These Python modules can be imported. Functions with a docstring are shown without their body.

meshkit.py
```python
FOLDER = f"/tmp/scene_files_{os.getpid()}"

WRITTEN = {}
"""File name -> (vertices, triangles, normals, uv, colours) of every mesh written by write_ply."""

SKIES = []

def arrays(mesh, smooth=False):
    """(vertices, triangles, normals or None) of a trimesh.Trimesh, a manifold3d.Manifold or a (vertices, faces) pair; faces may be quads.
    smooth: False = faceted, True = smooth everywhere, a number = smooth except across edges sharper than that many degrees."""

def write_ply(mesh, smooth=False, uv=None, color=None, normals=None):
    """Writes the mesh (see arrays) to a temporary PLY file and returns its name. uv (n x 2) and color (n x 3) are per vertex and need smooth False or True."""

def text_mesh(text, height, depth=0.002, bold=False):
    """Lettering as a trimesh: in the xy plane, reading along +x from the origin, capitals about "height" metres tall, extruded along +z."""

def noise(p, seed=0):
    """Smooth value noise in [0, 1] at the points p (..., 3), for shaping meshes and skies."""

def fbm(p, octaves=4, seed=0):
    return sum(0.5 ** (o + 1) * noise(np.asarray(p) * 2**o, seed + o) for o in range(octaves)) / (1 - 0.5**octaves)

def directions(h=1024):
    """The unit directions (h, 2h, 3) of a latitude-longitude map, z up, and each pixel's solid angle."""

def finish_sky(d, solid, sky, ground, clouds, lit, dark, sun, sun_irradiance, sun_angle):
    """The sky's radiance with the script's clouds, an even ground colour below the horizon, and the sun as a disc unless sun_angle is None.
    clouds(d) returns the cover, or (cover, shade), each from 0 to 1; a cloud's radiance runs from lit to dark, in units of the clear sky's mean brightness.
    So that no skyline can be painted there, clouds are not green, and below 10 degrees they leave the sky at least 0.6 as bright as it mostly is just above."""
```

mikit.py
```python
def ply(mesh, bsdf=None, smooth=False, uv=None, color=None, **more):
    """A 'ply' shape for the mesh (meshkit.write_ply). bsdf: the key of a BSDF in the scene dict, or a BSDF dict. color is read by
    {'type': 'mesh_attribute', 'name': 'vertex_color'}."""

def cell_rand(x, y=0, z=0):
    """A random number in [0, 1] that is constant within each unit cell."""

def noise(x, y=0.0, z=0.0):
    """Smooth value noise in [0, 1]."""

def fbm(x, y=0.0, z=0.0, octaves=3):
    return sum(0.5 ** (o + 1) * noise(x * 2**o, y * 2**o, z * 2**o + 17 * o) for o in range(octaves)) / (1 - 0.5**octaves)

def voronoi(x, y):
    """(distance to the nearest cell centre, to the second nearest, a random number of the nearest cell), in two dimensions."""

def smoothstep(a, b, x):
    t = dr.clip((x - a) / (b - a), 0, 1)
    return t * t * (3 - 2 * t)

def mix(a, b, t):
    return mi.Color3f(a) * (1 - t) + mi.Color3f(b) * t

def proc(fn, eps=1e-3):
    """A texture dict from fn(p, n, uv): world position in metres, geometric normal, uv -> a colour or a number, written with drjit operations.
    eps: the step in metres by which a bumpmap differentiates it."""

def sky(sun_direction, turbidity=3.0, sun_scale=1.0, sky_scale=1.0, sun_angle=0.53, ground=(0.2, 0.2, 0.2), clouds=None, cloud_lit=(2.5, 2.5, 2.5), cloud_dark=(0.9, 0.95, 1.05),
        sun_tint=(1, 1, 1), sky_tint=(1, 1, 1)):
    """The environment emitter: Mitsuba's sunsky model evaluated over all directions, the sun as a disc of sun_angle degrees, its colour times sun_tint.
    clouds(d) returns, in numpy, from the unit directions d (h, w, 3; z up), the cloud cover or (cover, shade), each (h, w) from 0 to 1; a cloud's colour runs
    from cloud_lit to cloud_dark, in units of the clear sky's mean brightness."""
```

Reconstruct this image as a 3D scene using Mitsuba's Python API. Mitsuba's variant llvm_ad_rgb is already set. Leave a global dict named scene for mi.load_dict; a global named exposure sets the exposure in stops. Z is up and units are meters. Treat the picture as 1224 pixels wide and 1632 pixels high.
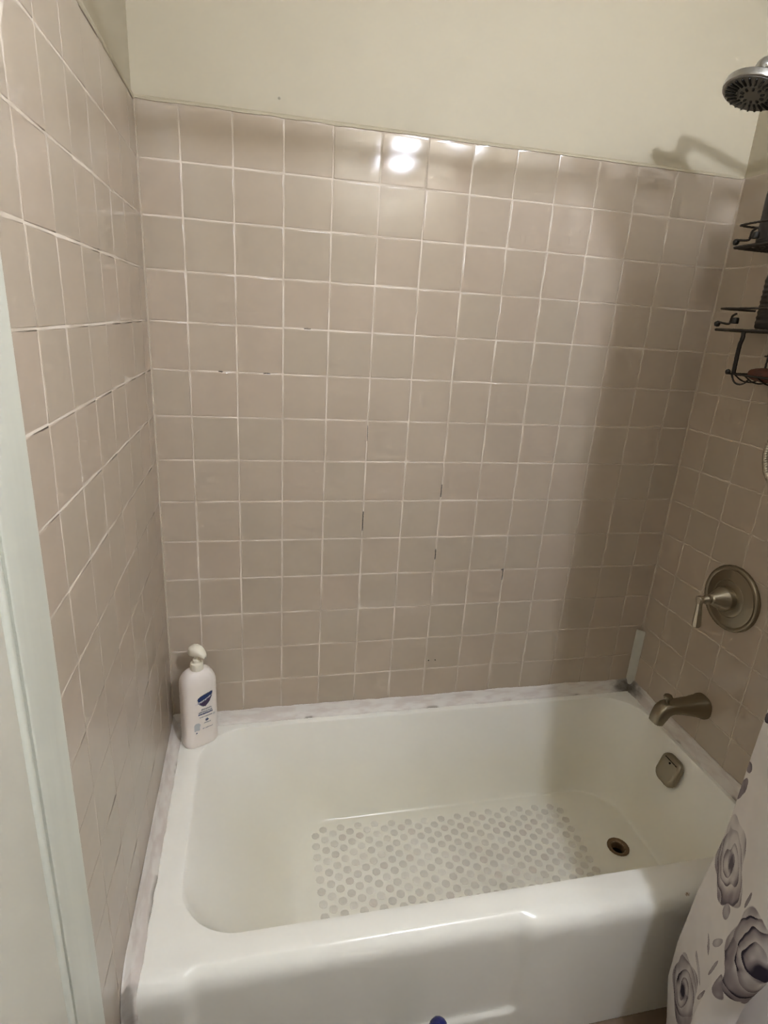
import math, random
import numpy as np, trimesh, mitsuba as mi, drjit as dr
import manifold3d as m3
from shapely.geometry import Polygon, Point, box as sbox
from shapely import affinity
import mikit, meshkit
from mikit import noise, fbm, smoothstep, mix, cell_rand
T = mi.ScalarTransform4f
rng = random.Random(7)
nrg = np.random.default_rng(7)
scene, labels = {}, {}

# ------------------------------------------------------------------ camera, exposure, lights
CAM = np.array([0.24074, -1.48194, 1.53521])
FWD = np.array([0.214388, 0.924723, -0.314523])
UP = np.array([0.009289, 0.320066, 0.947350])
scene['camera'] = {'type': 'perspective', 'fov': 2 * math.degrees(math.atan(612 / 923.647)), 'fov_axis': 'x', 'near_clip': 0.02, 'far_clip': 50.0,
                   'to_world': T().look_at(origin=CAM.tolist(), target=(CAM + FWD).tolist(), up=UP.tolist())}
exposure = 2.72
BULB_A = (0.93, -1.60, 2.295)      # the bright bulb
BULB_B = (1.25, -1.60, 2.453)      # the frosted globe beside it
RAD_A, RAD_B = (212, 229, 264), (15, 16.2, 18.6)
ROOM_X, ROOM_Y, CEIL = 1.49, -1.78, 2.52
ZT, P = 1.94, 0.1095              # top of the tiling, tile pitch
RIM = 0.385                       # tub rim height

# ------------------------------------------------------------------ materials
def rgb(*c): return {'type': 'rgb', 'value': list(c)}
def two(b): return {'type': 'twosided', 'bsdf': b}
def plastic(col, rough=None, ior=1.5):
    d = {'type': 'roughplastic' if rough else 'plastic', 'int_ior': ior, 'diffuse_reflectance': col, 'nonlinear': True}
    if rough: d['alpha'] = rough
    return two(d)
def tile_tex(tint):
    def fn(p, n, uv):
        a = fbm(p.x * 9 + 3, p.y * 9, p.z * 9, 3)
        s = noise(p.x * 60, p.y * 60, p.z * 60)
        return mi.Color3f(*tint) * (0.965 + 0.05 * a + 0.02 * s)
    return mikit.proc(fn)
TILE = [(0.610, 0.535, 0.450), (0.603, 0.533, 0.448), (0.616, 0.537, 0.453)]
for i, t in enumerate(TILE):
    scene['mat_tile_%d' % i] = plastic(tile_tex(t), 0.014)
for i, t in enumerate(TILE):
    scene['mat_tile_dull_%d' % i] = plastic(tile_tex(t), 0.10)
# dark gaps in the joints: (x, z, half length, vertical?)
GAPS = [(0.5255, 1.005, .030, 1), (0.742, 1.092, .020, 1), (0.743, 0.900, .018, 1), (0.9605, 0.830, .022, 1), (0.365, 1.506, .010, 0), (0.159, 1.393, .007, 0), (0.268, 1.393, .010, 0), (0.53, 1.25, .022, 1)]
def grout_fn(p, n, uv):
    a = fbm(p.x * 14, p.y * 14, p.z * 14, 3)
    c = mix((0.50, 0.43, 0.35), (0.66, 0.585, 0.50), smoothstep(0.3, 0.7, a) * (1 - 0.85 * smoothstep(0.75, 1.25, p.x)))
    d = mi.Float(0)
    for x, z, h, v in GAPS:
        if v: m = smoothstep(0.006, 0.003, dr.abs(p.x - x)) * smoothstep(h, h - 0.004, dr.abs(p.z - z))
        else: m = smoothstep(0.006, 0.003, dr.abs(p.z - z)) * smoothstep(h, h - 0.004, dr.abs(p.x - x))
        d = dr.maximum(d, m)
    d = d * smoothstep(-0.02, -0.004, p.y)
    return mix(c, (0.12, 0.10, 0.085), d)
scene['mat_corner'] = two({'type': 'diffuse', 'reflectance': rgb(0.40, 0.335, 0.265)})
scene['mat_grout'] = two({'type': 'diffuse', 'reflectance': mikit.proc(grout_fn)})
def paint_fn(p, n, uv):
    a = fbm(p.x * 3, p.y * 3, p.z * 3, 3)
    d = dr.sqrt(dr.square(p.x - 0.296) + dr.square(p.z - 1.973))
    k = smoothstep(0.004, 0.0015, d) * smoothstep(-0.05, 0.0, p.y)
    return mix(mi.Color3f(0.455, 0.398, 0.288) * (0.97 + 0.06 * a), (0.25, 0.22, 0.16), k)
scene['mat_paint'] = two({'type': 'bumpmap', 'arbitrary': mikit.proc(lambda p, n, uv: fbm(p.x * 160, p.y * 160, p.z * 160, 2), 1e-3), 'scale': 0.0005,
                          'bsdf': {'type': 'roughplastic', 'alpha': 0.35, 'diffuse_reflectance': mikit.proc(paint_fn)}})
scene['mat_ceiling'] = two({'type': 'diffuse', 'reflectance': rgb(0.80, 0.77, 0.70)})
scene['mat_trim'] = plastic(mikit.proc(lambda p, n, uv: mi.Color3f(0.78, 0.785, 0.725) * (0.94 + 0.10 * fbm(p.x * 20, p.y * 60, p.z * 4, 3))), 0.2)
scene['mat_trim_warm'] = plastic(mikit.proc(lambda p, n, uv: mi.Color3f(0.76, 0.74, 0.67) * (0.95 + 0.08 * fbm(p.x * 12, p.y * 12, p.z * 5, 3))), 0.25)
def tub_fn(p, n, uv):
    a = fbm(p.x * 4, p.y * 4, p.z * 4, 3)
    c = mi.Color3f(0.90, 0.89, 0.85) * (0.965 + 0.05 * a)
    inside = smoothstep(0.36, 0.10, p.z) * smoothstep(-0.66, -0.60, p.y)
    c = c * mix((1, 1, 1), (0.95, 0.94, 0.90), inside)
    chip = smoothstep(0.011, 0.006, dr.sqrt(dr.square(p.x - 1.160) + dr.square((p.y + 0.709) * 1.6) + dr.square(p.z - 0.381)) + 0.004 * noise(p.x * 300, p.y * 300, p.z * 300))
    return mix(c, (0.30, 0.17, 0.07), chip)
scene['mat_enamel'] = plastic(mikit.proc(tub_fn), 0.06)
for i, c in enumerate([(0.56, 0.53, 0.465), (0.59, 0.56, 0.49), (0.65, 0.62, 0.55), (0.57, 0.525, 0.46)]):
    scene['mat_dot_%d' % i] = two({'type': 'diffuse', 'reflectance': mikit.proc(lambda p, n, uv, c=c: mi.Color3f(*c) * (0.92 + 0.16 * fbm(p.x * 300, p.y * 300, 0, 2)))})
def caulk_fn(p, n, uv):
    a = fbm(p.x * 30, p.y * 30, p.z * 90, 3)
    c = mix((0.75, 0.70, 0.66), (0.83, 0.80, 0.76), smoothstep(0.3, 0.65, a))
    dc = dr.sqrt(dr.square(p.x - 1.475) + dr.square(p.y + 0.012) + dr.square((p.z - 0.395) * 1.4))
    g = smoothstep(0.10, 0.01, dc + 0.05 * (fbm(p.x * 70, p.y * 70, p.z * 70, 3) - 0.3))
    line = smoothstep(0.60, 0.72, fbm(p.x * 18, p.y * 18, 5.0, 3)) * smoothstep(0.393, 0.388, p.z)
    return mix(mix(c, (0.16, 0.13, 0.09), 0.55 * line), (0.07, 0.055, 0.035), 0.85 * g)
scene['mat_caulk'] = plastic(mikit.proc(caulk_fn), 0.3)
scene['mat_caulk_tape'] = plastic(mikit.proc(lambda p, n, uv: mi.Color3f(0.66, 0.645, 0.59) * (0.9 + 0.15 * fbm(p.x * 60, p.y * 60, p.z * 30, 2))), 0.3)
scene['mat_floor'] = plastic(mikit.proc(lambda p, n, uv: mix((0.20, 0.14, 0.09), (0.30, 0.22, 0.15), fbm(p.x * 18, p.y * 18, 0, 4))), 0.2)
def metal(col, rough):
    return two({'type': 'principled', 'base_color': col, 'metallic': 1.0, 'roughness': rough, 'specular': 0.5})
scene['mat_nickel'] = metal(rgb(0.50, 0.45, 0.36), 0.30)
scene['mat_nickel_dark'] = metal(rgb(0.28, 0.24, 0.175), 0.34)
scene['mat_chrome'] = metal(rgb(0.42, 0.42, 0.42), 0.10)
scene['mat_shower_face'] = plastic(rgb(0.26, 0.25, 0.225), 0.2)
scene['mat_black'] = plastic(rgb(0.012, 0.011, 0.010), 0.15)
scene['mat_black_wire'] = plastic(rgb(0.022, 0.016, 0.011), 0.2)
scene['mat_dark_plastic'] = plastic(rgb(0.07, 0.062, 0.058), 0.25)
scene['mat_rust'] = two({'type': 'principled', 'base_color': mikit.proc(lambda p, n, uv: mix((0.10, 0.06, 0.03), (0.22, 0.14, 0.07), fbm(p.x * 150, p.y * 150, p.z * 150, 3))), 'metallic': 0.5, 'roughness': 0.45})
scene['mat_hole'] = two({'type': 'diffuse', 'reflectance': rgb(0.006, 0.005, 0.004)})
scene['mat_soap'] = plastic(mikit.proc(lambda p, n, uv: mix((0.20, 0.06, 0.03), (0.10, 0.03, 0.02), fbm(p.x * 60, p.y * 60, p.z * 60, 3))), 0.12)
scene['mat_bottle'] = plastic(rgb(0.90, 0.86, 0.825), 0.22)
scene['mat_pump'] = plastic(rgb(0.88, 0.85, 0.77), 0.18)
scene['mat_blue'] = plastic(rgb(0.014, 0.018, 0.16), 0.12)
scene['mat_white_plastic'] = plastic(rgb(0.75, 0.75, 0.73), 0.2)
for k, c in {'navy': (0.02, 0.045, 0.20), 'purple': (0.085, 0.05, 0.14), 'grey_print': (0.30, 0.32, 0.38), 'pale_print': (0.62, 0.64, 0.66), 'ink': (0.13, 0.15, 0.26), 'band_white': (0.80, 0.78, 0.80), 'silver_print': (0.25, 0.27, 0.33)}.items():
    scene['mat_' + k] = plastic(rgb(*c), 0.25)

# ------------------------------------------------------------------ helpers
def key_for(name):
    if name not in scene and name not in labels: return name
    i = 1
    while '%s_%03d' % (name, i) in scene or '%s_%03d' % (name, i) in labels: i += 1
    return '%s_%03d' % (name, i)
def obj(name, mesh, bsdf, parent=None, smooth=40, **more):
    k = key_for((parent + '__' if parent else '') + name)
    scene[k] = mikit.ply(mesh, bsdf, smooth=smooth, **more)
    return k
def thing(name, label, cat, group=None):
    k = key_for(name)
    labels[k] = {'label': label, 'category': cat}
    if group: labels[k]['group'] = group
    return k
def struct(k, label=None):
    labels[k] = {'kind': 'structure'}
    if label: labels[k]['label'] = label
def bx(x0, x1, y0, y1, z0, z1):
    b = trimesh.creation.box((x1 - x0, y1 - y0, z1 - z0)); b.apply_translation(((x0 + x1) / 2, (y0 + y1) / 2, (z0 + z1) / 2)); return b
def grid_mesh(G, close_u=False, cap=False):
    """G (n, m, 3): rings n, points m; quads between rings."""
    G = np.asarray(G, float); n, m = G.shape[:2]; v = G.reshape(-1, 3); f = []
    mm = m if close_u else m - 1
    for i in range(n - 1):
        a = i * m + np.arange(mm); b = i * m + (np.arange(mm) + 1) % m
        f.append(np.stack([a, b, b + m], 1)); f.append(np.stack([a, b + m, a + m], 1))
    f = np.vstack(f)
    if cap:
        c0, c1 = len(v), len(v) + 1
        v = np.vstack([v, G[0].mean(0), G[-1].mean(0)])
        i = np.arange(m); j = (i + 1) % m
        f = np.vstack([f, np.stack([j, i, i * 0 + c0], 1), np.stack([(n - 1) * m + i, (n - 1) * m + j, i * 0 + c1], 1)])
    return trimesh.Trimesh(v, f, process=False)
def lathe(profile, n=48):
    """profile [(r, h)] about local z, closed with caps."""
    a = np.arange(n) * 2 * np.pi / n
    return grid_mesh([[(r * math.cos(t), r * math.sin(t), h) for t in a] for r, h in profile], True, True)
def frame(z, hint=(0, 0, 1)):
    z = np.array(z, float); z /= np.linalg.norm(z)
    if abs(np.dot(z, hint)) > 0.95: hint = (1, 0, 0)
    x = np.cross(hint, z); x /= np.linalg.norm(x); y = np.cross(z, x)
    M = np.eye(4); M[:3, 0], M[:3, 1], M[:3, 2] = x, y, z; return M
def placed(mesh, axis, at, hint=(0, 0, 1)):
    M = frame(axis, hint); M[:3, 3] = at; m = mesh.copy(); m.apply_transform(M); return m
def tube(pts, r, n=10, closed=False):
    pts = np.asarray(pts, float); N = len(pts)
    r = np.broadcast_to(np.asarray(r, float), (N,))
    tn = np.gradient(pts, axis=0)
    if closed: tn = np.roll(pts, -1, 0) - np.roll(pts, 1, 0)
    tn /= np.maximum(np.linalg.norm(tn, axis=1, keepdims=True), 1e-9)
    u = np.cross(tn[0], (0, 0, 1) if abs(tn[0][2]) < 0.9 else (1, 0, 0)); G = []
    a = np.arange(n) * 2 * np.pi / n
    for i in range(N):
        u = u - tn[i] * np.dot(u, tn[i]); u /= np.linalg.norm(u); w = np.cross(tn[i], u)
        G.append(pts[i] + r[i] * (np.cos(a)[:, None] * u + np.sin(a)[:, None] * w))
    if closed: G.append(G[0]); return grid_mesh(G, True)
    return grid_mesh(G, True, True)
def spline(pts, n=8):
    """Catmull-Rom through the points"""
    p = np.asarray(pts, float); p = np.vstack([2 * p[0] - p[1], p, 2 * p[-1] - p[-2]]); out = []
    for i in range(1, len(p) - 2):
        for t in np.linspace(0, 1, n, endpoint=False):
            out.append(0.5 * ((2 * p[i]) + (-p[i - 1] + p[i + 1]) * t + (2 * p[i - 1] - 5 * p[i] + 4 * p[i + 1] - p[i + 2]) * t * t + (-p[i - 1] + 3 * p[i] - 3 * p[i + 1] + p[i + 2]) * t ** 3))
    out.append(p[-2]); return np.array(out)
def ball(r, at, n=2):
    s = trimesh.creation.icosphere(n, r); s.apply_translation(at); return s
cat = trimesh.util.concatenate

# ------------------------------------------------------------------ tiles
JOINT = 0.0024
_tiles = {}
def tile_ply(w, h, var, top=False, dull=False):
    k = (round(w, 4), round(h, 4), var, top, dull)
    if k not in _tiles:
        w, h = w - JOINT, h - JOINT; rings = []
        for inset, z in ((0.0, -0.0065), (0.0, -0.0016), (0.0007, -0.0006), (0.0024, 0.0)):
            a, b = w / 2 - inset, h / 2 - inset
            t = b - (0.006 if top and inset > 0.001 else 0.0)      # bullnose along the top edge
            rings.append([(-a, -b, z), (a, -b, z), (a, t, z), (-a, t, z)])
        m = grid_mesh(rings, True)
        m = trimesh.Trimesh(m.vertices, np.vstack([m.faces, [[12, 13, 14], [12, 14, 15]]]), process=False)
        _tiles[k] = mikit.ply(m, ('mat_tile_dull_%d' if dull else 'mat_tile_%d') % var, smooth=45)
    return _tiles[k]
def wall_tiles(holder, ax, us, zs, amp):
    """ax: columns (u, z, n) of the wall's frame; us: joints along the wall; zs: joints from top down"""
    M0 = np.eye(4); M0[:3, 0], M0[:3, 1], M0[:3, 2] = ax['u'], (0, 0, 1), ax['n']
    count = 0
    for r in range(len(zs) - 1):
        for c in range(len(us) - 1):
            w, h = us[c + 1] - us[c], zs[r] - zs[r + 1]
            M = M0.copy(); M[:3, 3] = np.array(ax['o']) + np.array(ax['u']) * (us[c] + us[c + 1]) / 2 + np.array((0, 0, 1)) * (zs[r] + zs[r + 1]) / 2
            M[:3, 3] += np.array(ax['n']) * rng.uniform(-0.0003, 0.0003)
            a, b = rng.gauss(0, amp), rng.gauss(0, amp)
            Rt = trimesh.transformations.euler_matrix(a, b, rng.gauss(0, 0.0015))
            d = dict(tile_ply(w, h, rng.randrange(3), r == 0, r >= 8 and holder == 'wall_left')); d['to_world'] = T((M @ Rt).tolist())
            k = holder + '__tile' + ('' if count == 0 else '_%03d' % count); count += 1
            scene[k] = d
ROWS = [ZT - P * r for r in range(14)] + [0.407, 0.33]
# walls (plaster and grout bed), the tiles on them
obj('wall_back', cat([bx(-0.06, ROOM_X + 0.06, 0.0035, 0.06, ZT - 0.002, CEIL)]), 'mat_paint', smooth=False); struct('wall_back', 'cream painted back wall with beige square tiles below')
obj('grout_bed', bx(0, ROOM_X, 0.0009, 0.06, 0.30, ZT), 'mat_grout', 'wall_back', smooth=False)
cols = [0.0] + [0.088 + P * i for i in range(13)] + [ROOM_X]
wall_tiles('wall_back', {'u': (1, 0, 0), 'n': (0, -1, 0), 'o': (0, 0, 0)}, cols, ROWS, 0.0035)
# left wall: u runs along +y
obj('wall_left', cat([bx(-0.06, -0.0035, -0.832, 0.06, ZT - 0.002, CEIL), bx(-0.06, 0.0, ROOM_Y, -0.832, 0.0, CEIL), bx(-0.06, -0.002, -0.832, 0.06, 0, 0.3)]), 'mat_paint', smooth=False); struct('wall_left', 'cream painted left wall with beige square tiles below')
obj('grout_bed', bx(-0.06, -0.0008, -0.832, 0.0, 0.0, ZT), 'mat_grout', 'wall_left', smooth=False)
lcols = sorted([-0.0] + [-(0.0708 + P * i) for i in range(7)] + [-0.832])
wall_tiles('wall_left', {'u': (0, 1, 0), 'n': (1, 0, 0), 'o': (0, 0, 0)}, lcols, ROWS + [0.22, 0.11, 0.0], 0.0045)
# right wall: u runs along -y
obj('wall_right', cat([bx(ROOM_X + 0.0035, ROOM_X + 0.06, -0.832, 0.06, ZT - 0.002, CEIL), bx(ROOM_X, ROOM_X + 0.06, ROOM_Y, -0.832, 0.0, CEIL), bx(ROOM_X + 0.002, ROOM_X + 0.06, -0.832, 0.06, 0, 0.3)]), 'mat_paint', smooth=False); struct('wall_right', 'beige tiled wall on the right carrying the shower fittings')
obj('grout_bed', bx(ROOM_X + 0.0008, ROOM_X + 0.06, -0.832, 0.0, 0.0, ZT), 'mat_grout', 'wall_right', smooth=False)
rcols = [0.0, 0.0905] + [0.0905 + P * i for i in range(1, 7)] + [0.832]
wall_tiles('wall_right', {'u': (0, -1, 0), 'n': (-1, 0, 0), 'o': (ROOM_X, 0, 0)}, rcols, ROWS + [0.22, 0.11, 0.0], 0.002)
obj('wall_front', bx(-0.06, ROOM_X + 0.06, ROOM_Y - 0.06, ROOM_Y, 0, CEIL), 'mat_paint', smooth=False); struct('wall_front')
obj('ceiling', bx(-0.06, ROOM_X + 0.06, ROOM_Y - 0.06, 0.06, CEIL, CEIL + 0.05), 'mat_ceiling', smooth=False); struct('ceiling')
obj('floor', bx(-0.06, ROOM_X + 0.06, ROOM_Y - 0.06, 0.06, -0.05, 0.0), 'mat_floor', smooth=False); struct('floor', 'brown floor in front of the tub')
for holder, x, sg in (('wall_left', 0.0, 1), ('wall_right', ROOM_X, -1)):
    obj('corner_joint', trimesh.Trimesh([(x - sg * 0.001, 0.001, 0.30), (x + sg * 0.0032, 0.001, 0.30), (x + sg * 0.0032, -0.0001, 0.30), (x - 0.0 * sg, -0.0032, 0.30), (x - sg * 0.001, -0.0032, 0.30)] + [(x - sg * 0.001, 0.001, ZT), (x + sg * 0.0032, 0.001, ZT), (x + sg * 0.0032, -0.0001, ZT), (x, -0.0032, ZT), (x - sg * 0.001, -0.0032, ZT)],
        [(a, b, c) for i in range(5) for a, b, c in ((i, (i + 1) % 5, (i + 1) % 5 + 5), (i, (i + 1) % 5 + 5, i + 5))], process=False), 'mat_corner', holder, smooth=False)
# two old screw holes in the tiles
for x in (0.755, 0.776):
    obj('screw_hole', placed(lathe([(0.0, 0), (0.0022, 0.0003), (0.0018, 0.0006)], 12), (0, -1, 0), (x, -0.0002, 0.5455)), 'mat_hole', 'wall_back')
# ragged bead of paint along the top of the tiles
def rag(x0, x1, n, fn, mat, name, parent):
    G = []
    for i in range(n + 1):
        t = x0 + (x1 - x0) * i / n; G.append(fn(t))
    obj(name, grid_mesh(G), mat, parent, smooth=60)
def bead_back(x):
    q = meshkit.fbm(np.array([x * 22, 3.1, 0.0]), 3, 2); h = 0.0015 + 0.006 * max(0, q - 0.35) * (1.0 if x < 0.5 else 0.5)
    return [(x, 0.0036, ZT + 0.005), (x, -0.0012, ZT + 0.002), (x, -0.0014, ZT - 0.001 - h), (x, 0.0012, ZT - 0.0012 - h)]
rag(0.0, ROOM_X, 220, bead_back, 'mat_paint', 'paint_edge', 'wall_back')
def bead_left(y):
    q = meshkit.fbm(np.array([y * 22, 7.7, 0.0]), 3, 3)
    return [(-0.0036, y, ZT + 0.009), (0.0012, y, ZT + 0.004), (0.0016, y, ZT - 0.003 - 0.005 * max(0, q - 0.4)), (0.0001, y, ZT - 0.005 - 0.005 * max(0, q - 0.4))]
rag(-0.832, 0.0, 120, bead_left, 'mat_paint', 'paint_edge', 'wall_left')

# painted casing where the left tiling ends
def extr(poly, z0, z1):
    m = trimesh.creation.extrude_polygon(poly, z1 - z0, engine='earcut'); m.apply_translation((0, 0, z0)); return m
cas = Polygon([(0.0, -0.8325), (0.0085, -0.8325), (0.0115, -0.8365), (0.0118, -0.919), (0.0105, -0.9228), (0.0, -0.9228)])
obj('trim_1', extr(cas, 0.0, CEIL), 'mat_trim', smooth=30); struct('trim_1', 'white painted casing strip beside the left tiles')
bead = Polygon([(0.0, -0.9262)] + [(0.0065 + 0.0050 * math.cos(t), -0.9345 - 0.0083 * math.sin(t)) for t in np.linspace(-1.5, 1.5, 11)] + [(0.0, -0.9428)])
obj('bead', extr(bead, 0.0, CEIL), 'mat_trim', 'trim_1', smooth=50)
door = Polygon([(0.0, -0.9470), (0.009, -0.9470), (0.011, -0.9495), (0.011, -1.70), (0.0, -1.70)])
obj('door_1', extr(door, 0.01, 2.03), 'mat_trim_warm', smooth=30); struct('door_1', 'white painted door panel at the left edge')

# ------------------------------------------------------------------ bathtub
def rring(x0, x1, y0, y1, r, z, nx=150, ny=44, nc=12):
    r = min(r, (x1 - x0) / 2 - 1e-4, (y1 - y0) / 2 - 1e-4); pts = []
    def line(a, b, n): return [tuple(np.array(a) + (np.array(b) - np.array(a)) * i / n) for i in range(n)]
    def arc(cx, cy, a0, n): return [(cx + r * math.cos(a0 + math.pi / 2 * i / n), cy + r * math.sin(a0 + math.pi / 2 * i / n)) for i in range(n)]
    pts += line((x0 + r, y0), (x1 - r, y0), nx) + arc(x1 - r, y0 + r, -math.pi / 2, nc)
    pts += line((x1, y0 + r), (x1, y1 - r), ny) + arc(x1 - r, y1 - r, 0, nc)
    pts += line((x1 - r, y1), (x0 + r, y1), nx) + arc(x0 + r, y1 - r, math.pi / 2, nc)
    pts += line((x0, y1 - r), (x0, y0 + r), ny) + arc(x0 + r, y0 + r, math.pi, nc)
    p = np.array(pts); return np.c_[p, np.full(len(p), z)]
sst = lambda a, b, x: np.clip((x - a) / (b - a), 0, 1) ** 2 * (3 - 2 * np.clip((x - a) / (b - a), 0, 1))
FLOORZ = 0.068
rings = []
X0, X1, Y1 = 0.002, ROOM_X - 0.002, -0.003
FRONT = [(0.001, -0.7090), (0.02, -0.7097), (0.06, -0.7112), (0.082, -0.7120), (0.092, -0.7124), (0.10, -0.7127), (0.107, -0.7130), (0.114, -0.7132), (0.121, -0.7135), (0.14, -0.7142), (0.20, -0.7164), (0.27, -0.7188), (0.315, -0.7203),
         (0.330, -0.7208), (0.340, -0.7208), (0.348, -0.7203), (0.356, -0.7190), (0.363, -0.7168), (0.369, -0.7136), (0.374, -0.7095), (0.3785, -0.7040), (0.3818, -0.6975), (0.3838, -0.6905), (0.3848, -0.6830), (0.3852, -0.6750)]
for z, y0 in FRONT:
    R_ = rring(X0, X1, y0, Y1, 0.004, z)
    x = R_[:, 0]; front = R_[:, 1] < y0 + 0.002
    rec = sst(0.103, 0.122, z) * (1 - sst(-0.708, -0.682, y0)) * sst(0.10, 0.12, x) * (1 - sst(0.774, 0.792, x))
    R_[front, 1] += 0.0095 * rec[front]
    rings.append(R_)
ri = dict(x0=0.078, x1=1.462, y0=-0.640, y1=-0.036)
rf = dict(x0=0.335, x1=1.385, y0=-0.560, y1=-0.105)
prof = [(-0.030, -0.0002), (-0.014, 0.0006), (0.0, 0.003), (0.012, 0.009), (0.028, 0.021), (0.058, 0.052), (0.12, 0.128), (0.22, 0.27), (0.33, 0.40), (0.44, 0.53), (0.55, 0.655), (0.65, 0.76), (0.74, 0.845), (0.82, 0.91), (0.89, 0.955), (0.95, 0.984), (1.0, 0.997), (1.06, 1.0)]
for a, d in prof:
    v = {k: ri[k] + (rf[k] - ri[k]) * a for k in ri}
    if a < 0:    # the flat ledge around the opening
        v = {k: ri[k] + (-1 if k[1] == '0' else 1) * (-a) * 0.9 for k in ri}
    rr = 0.125 + 0.02 * max(0, a)
    # the lounging end (left) slopes evenly, the others fall steeply first
    st = d - 0.0
    rings.append(rring(v['x0'], v['x1'], v['y0'], v['y1'], rr, RIM - (RIM - FLOORZ) * st + (0.0004 if a < 0 else 0)))
rings.append(rring(0.40, 1.34, -0.50, -0.17, 0.10, FLOORZ)); rings.append(rring(0.60, 1.1, -0.36, -0.30, 0.02, FLOORZ))
tub = grid_mesh(rings, True, True)
tman = m3.Manifold(m3.Mesh(np.asarray(tub.vertices, np.float32), np.asarray(tub.faces, np.uint32)))
DR = (1.297, -0.333)
hole = m3.Manifold.cylinder(0.06, 0.0205, 0.0205, 40).translate((DR[0], DR[1], FLOORZ - 0.05))
try:
    cut = tman - hole
    mm = cut.to_mesh(); tv, tf = np.array(mm.vert_properties[:, :3]), np.array(mm.tri_verts)
    tubm = trimesh.Trimesh(tv, tf, process=True) if len(tf) > 1000 else tub
except Exception:
    tubm = tub
TUB = thing('bathtub', 'white enamelled built-in bathtub with grip dots on its floor', 'bathtub')
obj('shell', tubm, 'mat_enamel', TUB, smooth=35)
dk = obj('drain', placed(lathe([(0.0195, -0.03), (0.0195, -0.002), (0.0225, 0.0), (0.0300, 0.0006), (0.0325, 0.0016), (0.0318, 0.0030), (0.0280, 0.0036), (0.0225, 0.0022), (0.0172, -0.004), (0.0165, -0.028)], 40), (0, 0, 1), (DR[0], DR[1], FLOORZ)), 'mat_rust', TUB)
labels[dk] = {'label': 'rusty brown drain ring'}
obj('drain_hole', placed(lathe([(0.0, -0.022), (0.0185, -0.022), (0.0185, -0.0205), (0.0, -0.0205)], 32), (0, 0, 1), (DR[0], DR[1], FLOORZ)), 'mat_hole', dk)
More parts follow.
